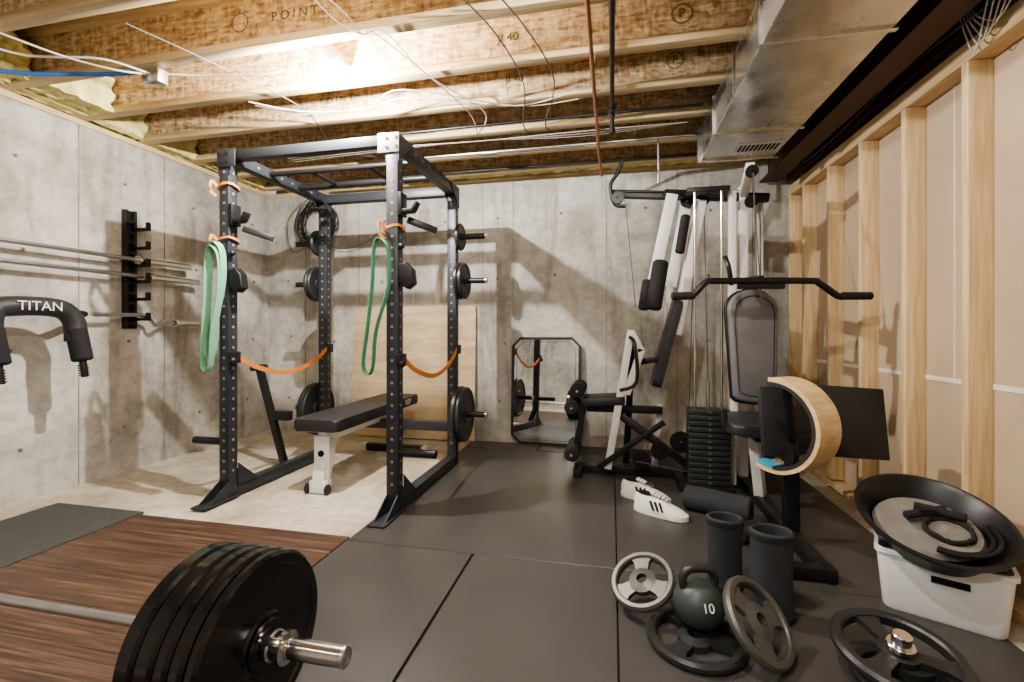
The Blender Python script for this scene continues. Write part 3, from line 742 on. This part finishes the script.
o.tube('side_handles', M_black, [(.12, 3.26, 1.0), (.15, 3.2, .95), (.16, 3.2, .70), (.05, 3.2, .64)], .012, sm=4)
# leg developer
o.beam('leg_developer', M_black, (-.20, 3.42, .50), (-.26, 3.42, .18), .045, .045)
for z, x in ((.62, -.24), (.50, -.28), (.17, -.28)):
    o.cyl('leg_rollers', M_foam, (x, 3.26, z), (x, 3.58, z), .053, bev=.012)
    o.cyl('leg_rollers', M_chrome, (x, 3.24, z), (x, 3.60, z), .01)
# pec arms (white plates)
for (a, b, yy) in (((.39, 1.95), (.25, 1.28), 3.20), ((.58, 1.92), (.42, 1.02), 3.27), ((.50, 1.92), (.40, 1.35), 3.36)):
    o.beam('pec_arms', M_white, (a[0], yy, a[1]), (b[0], yy, b[1]), .02, .075, bev=.004, up=(1, 0, 0))
o.beam('pec_arms', M_black, (.34, 3.22, 1.96), (.60, 3.30, 1.96), .05, .05)
o.cyl('pec_pads', M_foam, (.31, 3.12, 1.50), (.26, 3.10, 1.18), .05, bev=.015)
o.cyl('pec_pads', M_foam, (.23, 3.14, 1.38), (.20, 3.13, 1.18), .035, bev=.012)
o.cyl('pec_pads', M_foam, (.47, 3.17, 1.80), (.43, 3.17, 1.55), .03, bev=.01)
o.done()

# ------------------------------------------------------------- floor items
def shoe(M):
    o = Obj('sneaker')
    n = 24; L = .30
    ts = [0.0, .03, .08, .18, .3, .42, .55, .68, .8, .9, .96, 1.0]
    W = [.012, .026, .036, .040, .040, .042, .047, .054, .053, .042, .028, .008]
    Hh = [.085, .10, .115, .112, .10, .10, .09, .074, .060, .049, .038, .024]
    poly = [(t*L, w) for t, w in zip(ts, W)]+[(t*L, -w*.92) for t, w in list(zip(ts, W))[::-1]]
    o.prism('sole', M_shoe, [(a*1.02-.003, b*1.1) for a, b in poly], .032, M @ T(0, 0, .016), .004, 1)
    rings = []
    for t, w, h in zip(ts, W, Hh):
        rings.append([(t*L, w*cos(a)*(1 if sin(a) < .3 else .95-.25*(h > .09)*sin(a)), .022+max(0, sin(a))**.8*(h-.022)) for a in [2*pi*q/n for q in range(n)]])
    o.loft('upper', M_shoe, rings, M)
    o.sphere('opening', M_darkhole, (.062, 0, .109), .032, (1.5, .75, .28), M)
    o.box('tongue', M_shoe, (.125, 0, .112), (.06, .045, .012), M, .005, rot=(0, 18, 0))
    for k in range(5): o.box('laces', M_grey, (.12+.018*k, 0, .118-.007*k), (.006, .052, .006), M, .002, rot=(0, 20, 0))
    for k in range(3):
        for s_ in (-1, 1):
            o.box('stripes', M_blackp, (.115+.026*k, s_*.042, .058), (.010, .012, .052), M, .001, rot=(s_*14, -28, 0))
    o.done()
shoe(T(.06, 2.98, F0) @ RR(-22, 'Z'))
shoe(T(.13, 2.76, F0) @ RR(-25, 'Z'))

o = Obj('foam_roller')
o.lathe('roller', M_neo, [(.02, 0), (.06, 0), (.068, .008), (.068, .34), (.06, .348), (.02, .348), (.02, 0)], axisM((.42, 2.84, F0+.068), (.90, -.43, 0)), 32)
o.done()
o = Obj('knee_wrap_bundle')
for k, (x, y, z) in enumerate(((.64, 2.50, .045), (.60, 2.42, .04), (.68, 2.42, .06))):
    o.lathe('rolls', M_foam, [(.008, 0), (.03, 0), (.036, .006), (.036, .08), (.03, .086), (.008, .086), (.008, 0)], axisM((x, y, z+.004), (.8, .5 if k != 2 else -.4, 0)), 20)
o.done()
def sleeve(x, y, h, r0, r1):
    o = Obj('knee_sleeve')
    X = T(x, y, F0)
    pr = [(r0-.012, .0), (r0, 0), (r0*.98, h*.25), ((r0+r1)/2*.93, h*.55), (r1*.98, h*.85), (r1, h), (r1-.006, h+.006), (r1-.012, h), ((r0+r1)/2*.93-.012, h*.5), (r0-.012, 0)]
    o.lathe('tube', M_neo, pr, X, 40, sy=.82)
    for z in (.015, h-.012):
        rr = r0 if z < .1 else r1
        o.lathe('hem', M_foam, [(rr-.002, z-.01), (rr+.003, z-.008), (rr+.003, z+.008), (rr-.002, z+.01)], X, 40, sy=.82)
    o.done()
sleeve(.445, 2.0, .28, .066, .07); sleeve(.565, 1.83, .31, .074, .072)

o = Obj('flat_weight_plate')
grip_plate(o, 'plate', M_iron, T(.27, 1.62, F0) @ RR(20, 'Z'), .155, .032)
o.done()
o = Obj('kettlebell')
X = T(.29, 1.68, .046)
o.lathe('body', M_kgreen, [(0, 0), (.045, 0), (.055, .004), (.078, .03), (.086, .065), (.078, .10), (.055, .128), (.03, .14), (0, .142)], X, 40)
o.tube('handle', M_iron, [(.048, 0, .115), (.056, 0, .15), (.04, 0, .18), (0, 0, .187), (-.04, 0, .18), (-.056, 0, .15), (-.048, 0, .115)], .0145, 14, M=X @ RR(15, 'Z'), sm=5)
o.text('weight_mark', M_label, '10', .04, X @ RR(12, 'Z') @ T(0, -.0835, .095) @ RR(62, 'X'))
o.done()
for (x, y, z, n, R, rz) in ((.115, 1.78, .105, (-.30, -.42, .86), .118, 30), (.445, 1.60, .115, (.60, -.45, .66), .134, 20)):
    o = Obj('grip_weight_plate')
    grip_plate(o, 'plate', M_ironl, axisM((x, y, z), n) @ RR(rz, 'Z'), R, .03, 3, .42, .42); o.done()

o = Obj('loadable_dumbbell')
grip_plate(o, 'lower_plate', M_iron, T(.84, 1.55, F0), .14, .035)
o.lathe('spacer', M_iron, [(.0, 0), (.06, 0), (.06, .04), (0, .04)], T(.84, 1.55, F0+.035), 32)
grip_plate(o, 'upper_plate', M_iron, T(.82, 1.56, .09) @ RR(10, 'Z') @ RR(8, 'X'), .168, .032, 3, .30, .26)
o.cyl('handle', M_chrome, (.82, 1.56, .03), (.82, 1.54, .17), .0245, bev=.003)
o.cyl('collar', M_chrome, (.82, 1.549, .122), (.82, 1.546, .14), .036, bev=.003)
o.done()
o = Obj('small_weight_plate')
disc_plate(o, 'plate', M_iron, (1.09, 1.44, F0), (0, 0, 1), .085, .025); disc_plate(o, 'plate', M_iron, (1.085, 1.445, F0+.026), (0, 0, 1), .075, .025); o.done()

o = Obj('storage_bin')
Xb = T(1.185, 2.00, F0) @ RR(-27, 'Z')
def rr(w_, d_, z):
    return [(x, y, z) for x, y in padpoly(w_, d_, .03, 4)]
h = .225
o.loft('tub', M_bin, [rr(.32, .19, 0), rr(.33, .20, .01), rr(.365, .225, h-.02), rr(.365, .225, h-.018), rr(.38, .24, h-.016), rr(.38, .24, h), rr(.355, .215, h), rr(.32, .19, .012)], Xb)
o.box('handle_slot', M_darkhole, (0.02, -.1120, h-.07), (.10, .008, .022), Xb)
o.done()
o = Obj('flexible_tub')
Xt = T(1.165, 2.01, .350) @ RR(20, 'X') @ RR(-4, 'Y') @ Matrix.Diagonal((.92, .92, .92, 1))
o.lathe('bowl', M_blackp, [(0, -.115), (.15, -.115), (.18, -.10), (.225, -.01), (.235, .0), (.247, .0), (.25, .008), (.235, .012), (.218, -.004), (.17, -.09), (.14, -.10), (0, -.10)], Xt, 56, sy=1.1)
o.lathe('inner_disc', M_grey, [(0, 0), (.165, 0), (.175, .006), (.165, .02), (.06, .024), (.05, .018), (0, .018)], Xt @ T(-.012, -.0, -.056) , 40)
for k in range(5):
    a = radians(60*k)
    o.tube('straps', M_foam, [(.04+.075*cos(a+q*.8), -.04+.07*sin(a+q*.8), -.026+.010*sin(q*3+k)) for q in range(5)], .008, 8, M=Xt, sm=4)
for k in range(2):
    o.tube('chain_loop', M_black, [(.03+(.13+.02*k)*cos(b), -.05+(.12+.02*k)*sin(b), -.02+.008*k) for b in [radians(-130+140*q/12) for q in range(13)]], .009, 8, M=Xt)
o.cyl('grip_handles', M_foam, (-.08, .02, -.008), (.08, .06, -.008), .017, M=Xt, bev=.004)
o.cyl('grip_handles', M_foam, (-.02, .08, -.008), (.12, .0, .0), .017, M=Xt, bev=.004)
o.box('clasps', M_black, (0, .04, .008), (.06, .035, .02), Xt, .005)
o.done()

# ------------------------------------------------------------- world, camera
wd = bpy.data.worlds.new('world'); bpy.context.scene.world = wd; wd.use_nodes = True
wd.node_tree.nodes['Background'].inputs[0].default_value = (.8, .85, 1, 1); wd.node_tree.nodes['Background'].inputs[1].default_value = .3
cam = bpy.data.cameras.new('camera'); co = bpy.data.objects.new('camera', cam); bpy.context.collection.objects.link(co)
cam.sensor_width = 36; cam.lens = 460/1024*36; cam.shift_y = -11/1024; cam.clip_start = .05
co.location = (0, 0, 1.05); co.rotation_euler = (radians(90), 0, radians(12.27))
bpy.context.scene.camera = co
bpy.context.scene.view_settings.view_transform = 'AgX'
bpy.context.scene.view_settings.look = 'AgX - Medium High Contrast'
bpy.context.scene.view_settings.exposure = 1.0
